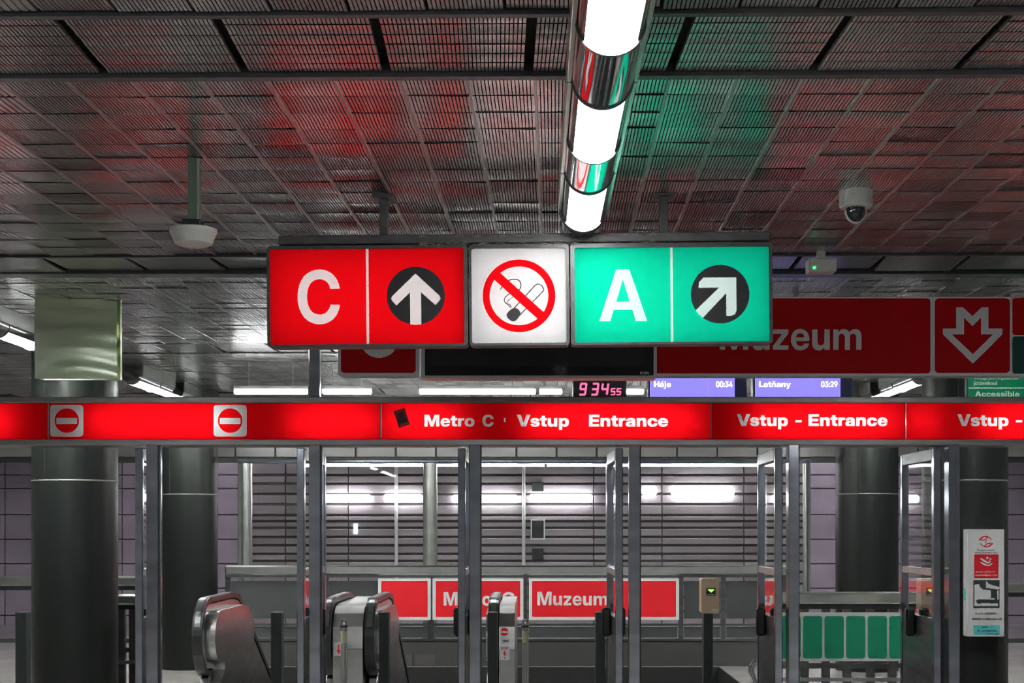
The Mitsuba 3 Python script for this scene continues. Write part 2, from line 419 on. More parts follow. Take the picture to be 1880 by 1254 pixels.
for i, (a, b) in enumerate(leaf_px):
    k = numbered(f'door_{i+1}')
    labels[k] = {'label': 'open glazed swing door seen edge on ' + ordinal[i], 'category': 'door', 'kind': 'structure'}
    xc = (X(a, BX) + X(b, BX)) / 2; th = .045; L = .80
    XF[0] = T().translate([xc, BX + .03, 0]) @ T().rotate([0, 0, 1], math.degrees(ang[i]))
    top = pz - .018; mid0, mid1 = 1.30, 1.345; low = 1.04
    add(k, 'stile', bx(-th / 2, th / 2, 0, .055, .01, top, .004), 'mat_steel', 30)
    add(k, 'stile', bx(-th / 2, th / 2, L - .05, L, .01, top, .004), 'mat_steel', 30)
    add(k, 'top_rail', bx(-th / 2, th / 2, .055, L - .05, top - .075, top, .004), 'mat_steel_dark', 30)
    add(k, 'middle_rail', bx(-th / 2, th / 2, .055, L - .05, mid0, mid1, .004), 'mat_rail', 30)
    add(k, 'lower_panel', bx(-.016, .016, .055, L - .05, .01, low), 'mat_steel_dark')
    g = trimesh.Trimesh([[0, .055, low], [0, L - .05, low], [0, L - .05, top - .075], [0, .055, top - .075]], [[0, 1, 2], [0, 2, 3]], process=False)
    add(k, 'pane', g, 'glass_clear')
    for s in (-1, 1):
        add(k, 'push_plate', bx(s * .018, s * .075, .44, .50, .905, 1.085, .012), 'mat_rubber', 30, label='dark rubber bumper' if s < 0 else None)
    XF[0] = None

# ---------------------------------------------------------------- hanging signs in front
YS = 6.64
ROLL = T().translate([X(954, YS), YS, Z(543, YS)]) @ T().rotate([0, 1, 0], -math.degrees(.0085)) @ T().translate([-X(954, YS), -YS, -Z(543, YS)])
XF[0] = ROLL

def hanging_box(key, outer, inner, r_out, r_in, regions, glow, fsmooth=False):
    """regions: [(part name, drawing, film)], later ones lie within earlier ones and are cut out of them."""
    o, n = rr(*outer, r_out), rr(*inner, r_in)
    ring = o.difference(n)
    add(key, 'frame', plate(design(ring, YS), YS - .008, .10), 'mat_frame')
    inner_lip = n.buffer(2.2).difference(n)
    add(key, 'back_plate', plate(design(o, YS), YS + .088, .004), 'mat_frame')
    x0, z1 = W(inner[0], inner[1], YS); x1, z0 = W(inner[2], inner[3], YS)
    gl = trimesh.Trimesh([[x0, YS + .075, z0], [x1, YS + .075, z0], [x1, YS + .075, z1], [x0, YS + .075, z1]], [[0, 1, 2], [0, 2, 3]], process=False)
    if gl.face_normals[0][1] > 0: gl.invert()
    add(key, 'backlight', gl, 'mat_lamp_glow', emitter=emit(glow))
    done = Polygon()
    for nm, g, mt, par in reversed(regions):
        vis = g.intersection(n).difference(done); done = union_all([done, g])
        regions_key = add(key, nm, sheet(design(vis, YS), YS + .002), mt)
    return key

GL = .85
# C sign
apex = [(763.0, 502.5), (806.5, 543), (809, 548.5), (806, 553), (799.5, 561), (773, 537), (773, 600), (752.7, 600), (752.7, 537), (727.5, 561), (720.5, 553), (718, 548.5), (719.5, 544)]
disc1 = Point(763.3, 543.3).buffer(53.3, quad_segs=16)
arrow1 = affinity.translate(Polygon(apex).buffer(-1.2).buffer(1.2), 0, 0).intersection(disc1)
C_ = glyphs('C', 97, 542.5, 590.3, 85, 690)
up = lambda g: affinity.translate(g, 0, -2.0)
k = thing('direction_sign', 'red backlit hanging sign with a white letter C and an up arrow', 'sign')
hanging_box(k, (490.5, 448.5, 859, 634.5), (496, 454.5, 852, 629.5), 8, 3, [('face', sbox(495, 450, 853, 632), 'film_red', 0), ('lettering', C_, 'film_white', 0), ('divider', sbox(672.3, 450, 677, 632), 'film_white', 0),
    ('arrow_disc', up(disc1), 'mat_black_print', 0), ('arrow', up(arrow1), 'film_white', 0)], GL)
# no smoking sign
cx0, cy0 = 952.8, 543.0
q = lambda pts: [(860 + a / 6.27, 440 + b / 6.27) for a, b in pts]
ringo = Point(cx0, cy0).buffer(66.7, quad_segs=20).difference(Point(cx0, cy0).buffer(54, quad_segs=20))
sl = Polygon(q([(365, 390), (860, 845), (805, 910), (310, 455)])).buffer(1.5)
ban = union_all([ringo, sl.intersection(Point(cx0, cy0).buffer(60))])
def spline(pts, n=40):
    from scipy.interpolate import splprep, splev
    p = np.array(pts, float); tck, _ = splprep(p.T, s=0, k=3); return list(zip(*splev(np.linspace(0, 1, n), tck)))
cig = Polygon(q([(505, 800), (765, 522), (800, 503), (850, 525), (876, 575), (862, 602), (585, 880)])).buffer(-1).buffer(1)
cig_line = cig.difference(cig.buffer(-1.9))
smoke = union_all([LineString(spline(q([(372, 565), (420, 505), (480, 462), (540, 454), (588, 474), (606, 520), (580, 580)]))).buffer(.95), LineString(spline(q([(500, 595), (440, 645), (412, 692), (430, 730), (462, 742), (490, 775)]))).buffer(.8),
    LineString(spline(q([(525, 645), (470, 690), (445, 730), (462, 762), (482, 782)]))).buffer(.6)])
ash = Polygon(spline(q([(440, 850), (465, 822), (488, 802), (530, 785), (575, 805), (597, 850), (578, 890), (548, 925), (515, 940), (470, 920), (440, 880), (440, 850)]), 36))
k = thing('no_smoking_sign', 'white backlit hanging sign with a crossed out cigarette in a red ring', 'sign')
hanging_box(k, (861.5, 448.5, 1045, 634.5), (866, 456, 1039.5, 630), 7, 5, [('face', sbox(860, 450, 1045, 634), 'film_white', 0), ('smoke', smoke, 'mat_black_print', 0), ('cigarette', cig_line, 'mat_black_print', 0), ('cigarette_tip', ash, 'mat_black_print', 0), ('red_ring', ban, 'film_red', 0)], GL)
# A sign
z6 = lambda pts: [(1240 + a / 2.916, 420 + b / 2.916) for a, b in pts]
disc2 = Point(1322.3, 540.0).buffer(53.8, quad_segs=16)
ne = Polygon(z6([(152, 260), (327, 260), (327, 437), (318, 458), (297, 467), (272, 467), (272, 345), (80, 545), (40, 500), (234, 315), (124, 315), (127, 285)])).intersection(disc2)
A_ = glyphs('A', 95.4, 1099, 591.3, 89.5, 690)
dn = lambda g: affinity.translate(g, 0, 3.1)
k = thing('direction_sign', 'green backlit hanging sign with a white letter A and a diagonal arrow', 'sign')
hanging_box(k, (1047.5, 448.5, 1418, 634.5), (1055, 456.5, 1412, 630.5), 7, 4, [('face', sbox(1050, 450, 1416, 634), 'film_green', 0), ('lettering', A_, 'film_white', 0), ('divider', sbox(1231, 450, 1235.7, 634), 'film_white', 0),
    ('arrow_disc', dn(disc2), 'mat_black_print', 0), ('arrow', dn(ne), 'film_white', 0)], GL)
# mounting rail and hangers
k = thing('sign_mounting_rail', 'dark dusty metal rail with two hangers that carries the three backlit signs', 'mounting rail')
yr = YS + .03
add(k, 'rail', bx(X(514, yr), X(1413, yr), yr - .03, yr + .10, Z(447.5, yr), Z(431, yr), .004), 'mat_sign_rail', 30)
for a, b in ((698, 713), (1213, 1228)):
    add(k, 'hanger', bx(X(a, yr), X(b, yr), yr, yr + .06, Z(433, yr), CEIL + .03, .003), 'mat_sign_rail', 30)
    add(k, 'ceiling_plate', bx(X(a - 12, yr), X(b + 12, yr), yr - .05, yr + .11, CEIL - .012, CEIL + .02, .003), 'mat_sign_rail')
for a in (560, 640, 790, 900, 1005, 1110, 1190, 1330):
    add(k, 'bracket', bx(X(a, yr), X(a + 9, yr), yr, yr + .05, Z(449, yr), Z(446, yr)), 'mat_sign_rail')
XF[0] = None

# ---------------------------------------------------------------- signs by the glass wall
YM = 8.60
k = thing('station_sign', 'dark red sign board reading Muzeum behind the green A sign', 'sign')
bd = rr(1150, 545, 1712.5, 690, 3)
add(k, 'board', plate(design(bd, YM), YM + .004, .135), 'mat_dull_white')
add(k, 'red_field', plate(design(rr(1156, 548, 1708, 685.5, 6), YM), YM, .005), 'mat_dark_red')
add(k, 'lettering', plate(design(glyphs('Muzeum', 53, 1318, 642.3, 267, 700), YM), YM - .0015, .002), 'mat_dull_white')
k = thing('metro_logo_sign', 'dark red square sign with a white outlined arrow logo beside the Muzeum board', 'sign')
add(k, 'board', plate(design(rr(1712.8, 545, 1858, 690, 3), YM), YM + .004, .135), 'mat_dull_white')
add(k, 'red_field', plate(design(rr(1716.5, 548, 1854, 684.5, 7), YM), YM, .005), 'mat_dark_red')
mo = Polygon(z6([(1503, 420), (1538, 420), (1590, 468), (1640, 420), (1675, 420), (1675, 534), (1750, 534), (1750, 566), (1592, 722), (1432, 566), (1432, 534), (1503, 534)]))
mi_ = Polygon(z6([(1545, 475), (1590, 522), (1636, 475), (1636, 566), (1700, 566), (1592, 672), (1480, 566), (1545, 566)]))
add(k, 'logo', plate(design(mo.difference(mi_), YM), YM - .0015, .002), 'mat_dull_white')
k = thing('station_sign', 'sign board with a red field above a green field beside the arrow logo sign', 'sign')
add(k, 'board', plate(design(rr(1858.3, 545, 2010, 690, 3), YM), YM + .004, .135), 'mat_dull_white')
add(k, 'red_field', plate(design(rr(1859, 547, 2006, 615, 5), YM), YM, .005), 'mat_dark_red')
add(k, 'green_field', plate(design(rr(1859, 617.5, 2006, 686, 5), YM), YM, .005), 'mat_dark_green')
k = thing('station_sign', 'dark red sign square with a white letter C half hidden behind the red hanging sign', 'sign')
add(k, 'board', plate(design(rr(620.5, 545, 770, 690, 5), YM), YM + .004, .135), 'mat_dull_white')
add(k, 'red_field', plate(design(rr(626, 549, 763, 684.5, 6), YM), YM, .005), 'mat_dark_red')
add(k, 'lettering', plate(design(glyphs('C', 83, 656, 655.5, 78, 700), YM), YM - .0015, .002), 'mat_white_paint')

YD = 8.30
k = thing('display_panel', 'black unlit display panel with a silver frame under the hanging signs', 'display')
do, di = rr(773, 560, 1206, 694.5, 4), rr(780, 566, 1200, 689.5, 2)
add(k, 'frame', plate(design(do.difference(di), YD), YD, .15), 'mat_silver')
add(k, 'glass_face', plate(design(di, YD), YD + .006, .02), 'mat_screen_black')
add(k, 'screen', plate(design(rr(792, 578, 1182, 672, 1), YD), YD + .0045, .002), 'mat_black_print')
add(k, 'logo', plate(design(union_all([glyphs('ELEN', 4.6, 1175, 687, 17, 700), Point(1183.5, 684.7).buffer(1).buffer(0)]), YD), YD + .004, .002), 'mat_dull_white')
for a in (830, 1150):
    add(k, 'hanger', bx(X(a, YD) - .012, X(a, YD) + .012, YD + .06, YD + .085, Z(561, YD), CEIL + .03), 'mat_trim_dark')

YP = 9.66
k = thing('blank_metal_plate', 'square greenish brushed metal plate hanging before the big dark column', 'metal plate')
px0, pz1 = W(63, 547, YP); px1, pz0 = W(210, 695, YP)
n = 40; uu, vv = np.meshgrid(np.linspace(0, 1, n + 1), np.linspace(0, 1, n + 1))
vs = np.linspace(0, 1, n + 1)
lean = np.where(vs > .5, .155 * (vs - .5) / .5 - .035, -.035)            # a cushioned sheet: leaning back at the top, forward below
by = np.interp(vv, vs, np.cumsum(lean) * (pz1 - pz0) / n) + .0009 * np.cos(vv * 24 + 7 * (uu - .5) ** 2) * np.clip(1.15 - 1.3 * vv, 0, 1) + .09 * (uu - .5) * (px1 - px0)
by = by - by.min()
V = np.c_[(px0 + (px1 - px0) * uu).ravel(), (YP + by).ravel(), (pz0 + (pz1 - pz0) * vv).ravel()]
ii = np.arange(n * (n + 1)).reshape(n, n + 1)[:, :-1].ravel()
Fc = np.vstack([np.c_[ii, ii + 1, ii + n + 2], np.c_[ii, ii + n + 2, ii + n + 1]])
add(k, 'face', trimesh.Trimesh(V, Fc, process=False), 'mat_green_metal', True)
add(k, 'casing', bx(px0, px1 + .012, YP + .10, YP + .14, pz0, min(pz1 + .02, CEIL + .03)), 'mat_green_metal')

# departure screens, clock and green notice behind the glass
YC = 9.7
def screen(px0, px1, name, tm, tx, label):
    k = thing('departure_screen', label, 'screen', 'departure screens behind the glass')
    add(k, 'case', bx(X(px0 - 3, YC), X(px1 + 22, YC), YC + .004, YC + .12, Z(745, YC), Z(640, YC), .006), 'mat_blue_dark')
    t1, t2 = glyphs(name, 11, px0 + 7, 711, None, 800, .8), glyphs(tm, 11, tx, 711, 31, 800, .8)
    body = sbox(px0, 645, px1, 738).difference(union_all([t1, t2]))
    add(k, 'picture', sheet(design(body, YC), YC), 'mat_black_print', emitter=emit(1.4, (.27, .22, .80)))
    for t in (t1, t2): add(k, 'lettering', sheet(design(t, YC), YC - .001), 'mat_black_print', emitter=emit(3.0, (.95, .9, 1.0)))
    add(k, 'hanger', bx(X((px0 + px1) / 2, YC) - .02, X((px0 + px1) / 2, YC) + .02, YC + .04, YC + .08, Z(641, YC), CEIL + .03), 'mat_trim_dark')
screen(1193, 1349, 'Háje', '00:34', 1314, 'violet departure screen reading Háje 00:34 under the Muzeum board')
screen(1386, 1543, 'Letňany', '03:29', 1507, 'violet departure screen reading Letňany 03:29 under the Muzeum board')

YK = 10.2
k = thing('digital_clock', 'digital clock with pink red digits 9 34 55 behind the glass', 'clock')
add(k, 'case', bx(X(1052, YK), X(1150, YK), YK + .004, YK + .10, Z(735, YK), Z(694, YK), .006), 'mat_screen_black')
SEG = {'9': 'abcfgd', '3': 'abcdg', '4': 'fgbc', '5': 'afgcd'}
def digit(ch, x, y, w, h, t):
    s = {'a': ((0, 0), (w, 0)), 'b': ((w, 0), (w, h / 2)), 'c': ((w, h / 2), (w, h)), 'd': ((0, h), (w, h)), 'e': ((0, h / 2), (0, h)), 'f': ((0, 0), (0, h / 2)), 'g': ((0, h / 2), (w, h / 2))}
    sk = lambda p: (x + p[0] + .14 * (h - p[1]), y + p[1])
    return union_all([LineString([sk(a), sk(b)]).buffer(t, cap_style=2) for a, b in (s[c] for c in SEG[ch])]).buffer(.3)
for ch, x, y, w, h, t in (('9', 1064, 704.5, 10, 20, 1.5), ('3', 1086, 704.5, 10, 20, 1.5), ('4', 1104, 704.5, 10, 20, 1.5), ('5', 1121.5, 713.5, 6.5, 11, .95), ('5', 1132, 713.5, 6.5, 11, .95)):
    add(k, 'digit', sheet(design(digit(ch, x, y, w, h, t), YK), YK), 'mat_black_print', emitter=emit(2.4, (1.0, .10, .24)))
add(k, 'hanger', bx(X(1100, YK) - .02, X(1100, YK) + .02, YK + .03, YK + .07, Z(695, YK), CEIL + .03), 'mat_trim_dark')

YN = 9.5
k = thing('notice_board', 'green notice board reading Vstup jen s platnou jízdenkou behind the glass', 'notice')
add(k, 'board', bx(X(1775, YN), X(1930, YN), YN + .002, YN + .05, Z(745, YN), Z(640, YN), .004), 'mat_dark_green')
nts = [glyphs('Vstup jen s platnou', 7.2, 1787, 696.5, 83, 640), glyphs('jízdenkou!', 7.2, 1787, 707, 44, 640), sbox(1778, 711.6, 1925, 713.4), glyphs('Accessible', 9.5, 1790, 728, 82, 700)]
nt = union_all(nts)
nf = rr(1776.5, 642, 1928, 744, 1).difference(nt)
add(k, 'green_face', sheet(design(nf, YN), YN), 'mat_green_sign', emitter=emit(.10, (.0, .9, .42)))
for t in nts: add(k, 'lettering', sheet(design(t, YN), YN - .001), 'mat_white_paint', emitter=emit(.35, (.75, 1, .8)))
add(k, 'hanger', bx(X(1850, YN) - .02, X(1850, YN) + .02, YN + .01, YN + .04, Z(641, YN), CEIL + .03), 'mat_trim_dark')

# ---------------------------------------------------------------- small things on the ceiling
yv = 6.02
k = thing('ceiling_antenna', 'white dish shaped ceiling antenna hanging from a green square post', 'antenna')
add(k, 'post', bx(X(347, yv), X(367, yv), yv - .02, yv + .03, Z(407, yv), CEIL + .03, .003), 'mat_green_post')
add(k, 'post_edge', bx(X(364, yv), X(368.5, yv), yv - .024, yv - .015, Z(407, yv), CEIL), 'mat_rail')
add(k, 'collar', bx(X(337, yv), X(371, yv), yv - .035, yv + .045, Z(421, yv), Z(405, yv), .004), 'mat_rubber')
xc = X(355, yv); zt, zb = Z(421, yv), Z(451, yv)
add(k, 'dish', lathe([(0, zb), (.060, zb), (.078, zb + .008), (.086, zb + .03), (.096, zt - .018), (.099, zt - .012), (.099, zt), (0, zt)], xc, yv), 'mat_white_plastic', 35)
yv = 6.58
k = thing('security_camera', 'white dome security camera on the ceiling beside the green A sign', 'camera')
xc = X(1571, yv); zt, zb = Z(354, yv) , Z(382, yv)
add(k, 'housing', lathe([(0, zb), (.066, zb), (.073, zb + .006), (.076, zb + .012), (.076, CEIL + .01), (0, CEIL + .01)], xc, yv), 'mat_white_plastic', 35)
add(k, 'dome', lathe([(.0001, Z(409, yv) + .004)] + [(.043 * math.sin(t), Z(383, yv) - .006 - .056 * math.cos(t)) for t in np.linspace(.1, math.pi / 2, 9)] + [(.043, zb + .002)], xc, yv), 'mat_dome', 40)
arc = [(.048 * math.sin(t), -.060 * math.cos(t)) for t in np.linspace(-1.45, 1.45, 25)]
add(k, 'dome_ring', plate(affinity.translate(LineString(arc).buffer(.0025), xc, Z(383, yv) - .006), yv - .01, .02), 'mat_white_plastic')
add(k, 'cover_disc', cyl(.013, (X(1560, yv), yv - .0775, Z(366, yv)), (X(1560, yv), yv - .0735, Z(366, yv)), 20), 'mat_white_plastic', 35)
yv = 8.02
k = thing('sensor_box', 'small beige sensor box with a green light on the ceiling above the Muzeum board', 'sensor')
add(k, 'case', bx(X(1482, yv), X(1533, yv), yv - .05, yv + .06, Z(501, yv), Z(477, yv), .005), 'mat_white_plastic')
add(k, 'stem', bx(X(1500, yv), X(1515, yv), yv - .01, yv + .02, Z(478, yv), CEIL + .03), 'mat_white_plastic')
add(k, 'light', trimesh.creation.icosphere(1, .009).apply_translation([X(1492, yv), yv - .052, Z(494.5, yv)]), 'mat_lamp_glow', True, emitter=emit(1.6, (.02, 1, .2)), label='small green light')

# tube lamps: opal tubes alternating with polished sleeves
LZ, LR = CEIL - .10, .103
def arc_shell(r, y0, y1, a0=-35, a1=215, n=28, thick=.004):
    """Part of a cylinder wall along y, open towards the ceiling."""
    t = np.radians(np.linspace(a0, a1, n))
    ring = lambda rr_, y: np.c_[rr_ * np.cos(t), np.full(n, y), -rr_ * np.sin(t)]
    V = np.vstack([ring(r, y0), ring(r, y1), ring(r - thick, y0), ring(r - thick, y1)])
    Fc = []
    for i in range(n - 1):
        for a, b, f in ((0, n, 0), (2 * n, 3 * n, 1), (0, 2 * n, 1), (n, 3 * n, 0)):
            p = [a + i, a + i + 1, b + i + 1, b + i]
            if f: p = p[::-1]
            Fc += [(p[0], p[2], p[1]), (p[0], p[3], p[2])]
    m = trimesh.Trimesh(V, np.array(Fc), process=False); return m

def tube_lamp(x, y0, ylit, ysleeve, label, group, L, col, detail=True):
    k = thing('tube_lamp', label, 'lamp', group)
    y1, y2 = y0 + ylit, y0 + ylit + ysleeve
    XF[0] = T().translate([x, 0, LZ])
    # the opal cover glows on its outside
    t = np.radians(np.linspace(36, 144, 18)); r = LR - .008
    n = len(t); V = np.vstack([np.c_[r * np.cos(t), np.full(n, y0 + .004), -r * np.sin(t)], np.c_[r * np.cos(t), np.full(n, y1 - .004), -r * np.sin(t)]])
    Fc = []
    for i in range(n - 1): Fc += [(i, i + 1, n + i + 1), (i, n + i + 1, n + i)]
    m = trimesh.Trimesh(V, np.array(Fc), process=False)
    if (m.face_normals[:, 2].mean()) > 0: m.invert()
    add(k, 'opal_cover', m, 'mat_lamp_glow', True, emitter=emit(L, col))
    for a0, a1 in ((-35, 37), (143, 215)): add(k, 'flank', arc_shell(LR - .006, y0 + .004, y1 - .004, a0, a1, 10), 'mat_chrome', 40)
    add(k, 'sleeve', arc_shell(LR - .004, y1 + .004, y2 - .004), 'mat_chrome', 40)
    for yy in (y1, y2 - .009):
        add(k, 'ring', arc_shell(LR + .001, yy - .007, yy + .007, -20, 200, 24, .012), 'mat_steel_dark', 40)
    for s in (-1, 1):
        add(k, 'side_rail', bx(s * (LR - .004), s * (LR + .012), y0 + .001, y2 - .001, -.012, .10, .003), 'mat_rail', 30)
    XF[0] = None
    return k

g0 = 'tube lamps in the row over the entrance'
XLAMP = .214
tube_lamp(XLAMP, 5.82, .70, .07, 'third lit tube lamp of the ceiling row, touching the top of the sign rail', g0, LAMP, (1, 1, 1))
tube_lamp(XLAMP, 4.635, .67, .50, 'middle lit tube lamp of the ceiling row with a mirror sleeve either side', g0, LAMP, (1, 1, 1))
tube_lamp(XLAMP, 3.41, .68, .53, 'largest nearest lit tube lamp cut off by the upper edge of the view', g0, LAMP, (1, 1, 1))
for y in (.9, -1.6):
    tube_lamp(XLAMP, y, 1.9, .55, 'added tube lamp outside the view that brightens the front hall', g0, LAMP, (1, 1, 1))
for x in (-3.87, 3.67):  # unseen side lamps, added for more white light in the front hall
    for y in (-4.4, 0.0):
        tube_lamp(x, y, 3.6, .53, 'added tube lamp outside the view that brightens the front hall', g0, LAMP, (1, 1, 1))
add(thing('lamp_row_end', 'chrome sleeve that continues the ceiling lamp row behind the hanging signs', 'lamp sleeve'), None, arc_shell(LR - .004, 6.80, 8.60), 'mat_chrome', 40, xf=T().translate([XLAMP, 0, LZ]))
for j, (x, nm, ys) in enumerate(((-3.87, 'behind the glass near the blank metal plate', (9.0, 10.2, 11.4, 13.6, 15.2, 16.9)), (3.67, 'behind the glass under the arrow logo sign', (9.4, 11.4, 13.6, 15.2, 16.9)))):
    for y in ys:
        near = ('first', 'second', 'third', 'fourth', 'fifth', 'last')[ys.index(y)]
        tube_lamp(x, y, .70, .50, near + ' tube lamp of the row ' + nm, 'lamp rows behind the glass', HALL, (1, 1, .97))
for i, (a, b) in enumerate(((430, 565), (592, 682), (770, 984), (990, 1032), (1150, 1182))):
    yy = 13.4; zc = Z(718.5, yy)
    k = thing('batten_lamp', 'slim white batten lamp behind the glass ' + ('left of the mullion', 'right of the mullion', 'under the black display', 'just left of the digital clock', 'just right of the digital clock')[i], 'lamp', 'batten lamps across the hall behind the glass')
    add(k, 'tube', bx(X(a, yy), X(b, yy), yy - .035, yy + .035, zc - .028, zc + .020, .012), 'mat_lamp_glow', 30, emitter=emit(HALL * .5, (.97, 1, .97)))
    add(k, 'base', bx(X(a, yy), X(b, yy), yy - .025, yy + .025, zc + .020, zc + .05), 'mat_white_paint')
    for q in (.2, .8): add(k, 'stem', bx(X(a + (b - a) * q, yy) - .003, X(a + (b - a) * q, yy) + .003, yy - .003, yy + .003, zc + .05, CEIL + .03), 'mat_white_paint')

# ---------------------------------------------------------------- columns
def column(x, y, r, label, zj=1.97):
    k = thing('column', label, 'column', 'round dark columns of the hall')
    add(k, 'lower_cladding', lathe([(r, 0), (r, zj - .008)], x, y, 64), 'mat_column', True)
    add(k, 'upper_cladding', lathe([(r, zj + .008), (r, CEIL + .03)], x, y, 64), 'mat_column', True)
    add(k, 'joint_ring', lathe([(r - .006, zj - .008), (r + .003, zj - .006), (r + .003, zj + .006), (r - .006, zj + .008)], x, y, 64), 'mat_column_joint', True)
    add(k, 'seam', bx(x - .42 * r - .002, x - .42 * r + .002, y - r * .908 - .002, y - r * .908 + .01, zj + .008, CEIL), 'mat_seam')
column(X(138, 11.5), 11.5, .335, 'big round dark column behind the blank metal plate')
column(X(346, 16.2), 16.2, .326, 'round dark grey column behind the escalator handrail')
column(X(1591.5, 16.0), 16.0, .346, 'round dark grey column above the green board railing')
column(X(1771, 11.5), 11.5, .335, 'round dark column that carries the white donation box')

# donation box on the column
YX = 11.08
k = thing('donation_box', 'tall white printed box on the dark column beside the door post', 'box')
c4 = lambda pts: [(1740 + a / 5.225, 950 + b / 5.225) for a, b in pts]
add(k, 'body', bx(X(1776, YX), X(1844, YX), YX, YX + .10, Z(1169, YX), Z(971.5, YX), .004), 'mat_white_paint')
add(k, 'side_panel', bx(X(1776, YX) - .004, X(1776, YX), YX + .01, YX + .095, Z(1168, YX), Z(972, YX)), 'mat_dull_white')
add(k, 'side_print', bx(X(1776, YX) - .006, X(1776, YX) - .003, YX + .03, YX + .08, Z(1103, YX), Z(1082, YX)), 'mat_cyan')
def face_print(nm, g, mt, lift=.001): add(k, nm, plate(design(g, YX), YX - .001 - lift, .0015), mt)
ringg = LineString([(1810 + 10.5 * math.cos(t), 994.5 + 9.2 * math.sin(t)) for t in np.linspace(.45, 2.75, 16)]).buffer(.7)
ring2 = LineString([(1810 + 10.5 * math.cos(t), 994.5 + 9.2 * math.sin(t)) for t in np.linspace(3.6, 5.9, 16)]).buffer(.7)
leafA = LineString(spline([(1798, 991), (1803, 986.5), (1809, 984.8), (1813, 985), (1809, 990), (1803, 991.8), (1798, 991)], 24)).buffer(.9)
leafB = affinity.rotate(leafA, 180, origin=(1810.2, 994.5))
face_print('logo', union_all([ringg, ring2, leafA, leafB, LineString([(1811.5, 992), (1809, 997)]).buffer(.7)]), 'mat_red_sign')
face_print('operator_name', union_all([glyphs('Dopravní podnik', 2.7, 1794, 1011.3, 31, 500), glyphs('hlavního města Prahy', 2.7, 1790, 1016, 41, 500)]), 'mat_black_print')
face_print('red_label', rr(1788.5, 1018, 1833, 1061.5, 1.5), 'mat_red_sign')
hand = union_all([LineString(c4([(315, 395), (350, 412), (385, 435)])).buffer(1.2), LineString(c4([(318, 430), (360, 458), (400, 460), (425, 440)])).buffer(1.2), LineString(c4([(335, 415), (380, 440), (410, 425)])).buffer(.9), Point(*c4([(378, 388)])[0]).buffer(2.3), Point(*c4([(408, 400)])[0]).buffer(2.0), Point(*c4([(398, 420)])[0]).buffer(1.6)])
def scribble(x0, x1, y, h, seed, t=.42):
    """A line of print too small to read in the photograph."""
    r = np.random.default_rng(seed); x = x0; out = []
    while x < x1 - 1:
        w = r.uniform(.9, 2.0)
        if r.random() > .14: out.append(sbox(x, y - h * r.uniform(.6, 1), x + w, y - h * r.uniform(0, .25)).difference(sbox(x + .3, y - h * .6, x + w - .3, y - h * .4)))
        x += w + t
    return union_all(out)
face_print('red_label_print', union_all([hand, scribble(1791, 1829, 1051.3, 3.2, 1), scribble(1790, 1832, 1057.6, 3.2, 2)]), 'mat_white_bright', .0025)
face_print('picture_ground', sbox(1787, 1065, 1835, 1116.5), 'mat_post')
face_print('picture_light', union_all([Polygon(c4([(368, 605), (395, 640), (495, 668), (490, 692), (365, 675)])), Polygon(c4([(330, 690), (412, 700), (412, 770), (330, 775)])), Polygon(c4([(255, 645), (300, 640), (330, 690), (330, 770), (450, 775), (450, 788), (300, 785), (262, 800), (300, 820), (480, 826), (480, 850), (255, 850)])).difference(union_all([Polygon(c4([(300, 655), (325, 650), (328, 668), (308, 672)])), Polygon(c4([(270, 805), (300, 800), (318, 830), (285, 828)])), Polygon(c4([(395, 800), (430, 805), (425, 828), (400, 826)]))])), Polygon(c4([(474, 700), (486, 700), (486, 790), (474, 790)]))]), 'mat_white_paint', .0025)
face_print('caption', union_all([scribble(1791, 1831, 1128.5, 4.2, 3), scribble(1785, 1840, 1138.5, 4, 4)]), 'mat_black_print')
face_print('cyan_label', sbox(1787.5, 1148, 1835.5, 1165.5), 'mat_cyan')
face_print('cyan_label_print', union_all([scribble(1803, 1821, 1152.6, 2.2, 5), scribble(1794, 1830, 1159.7, 2.8, 6), scribble(1812, 1834, 1164.6, 1.6, 8)]), 'mat_black_print', .0025)

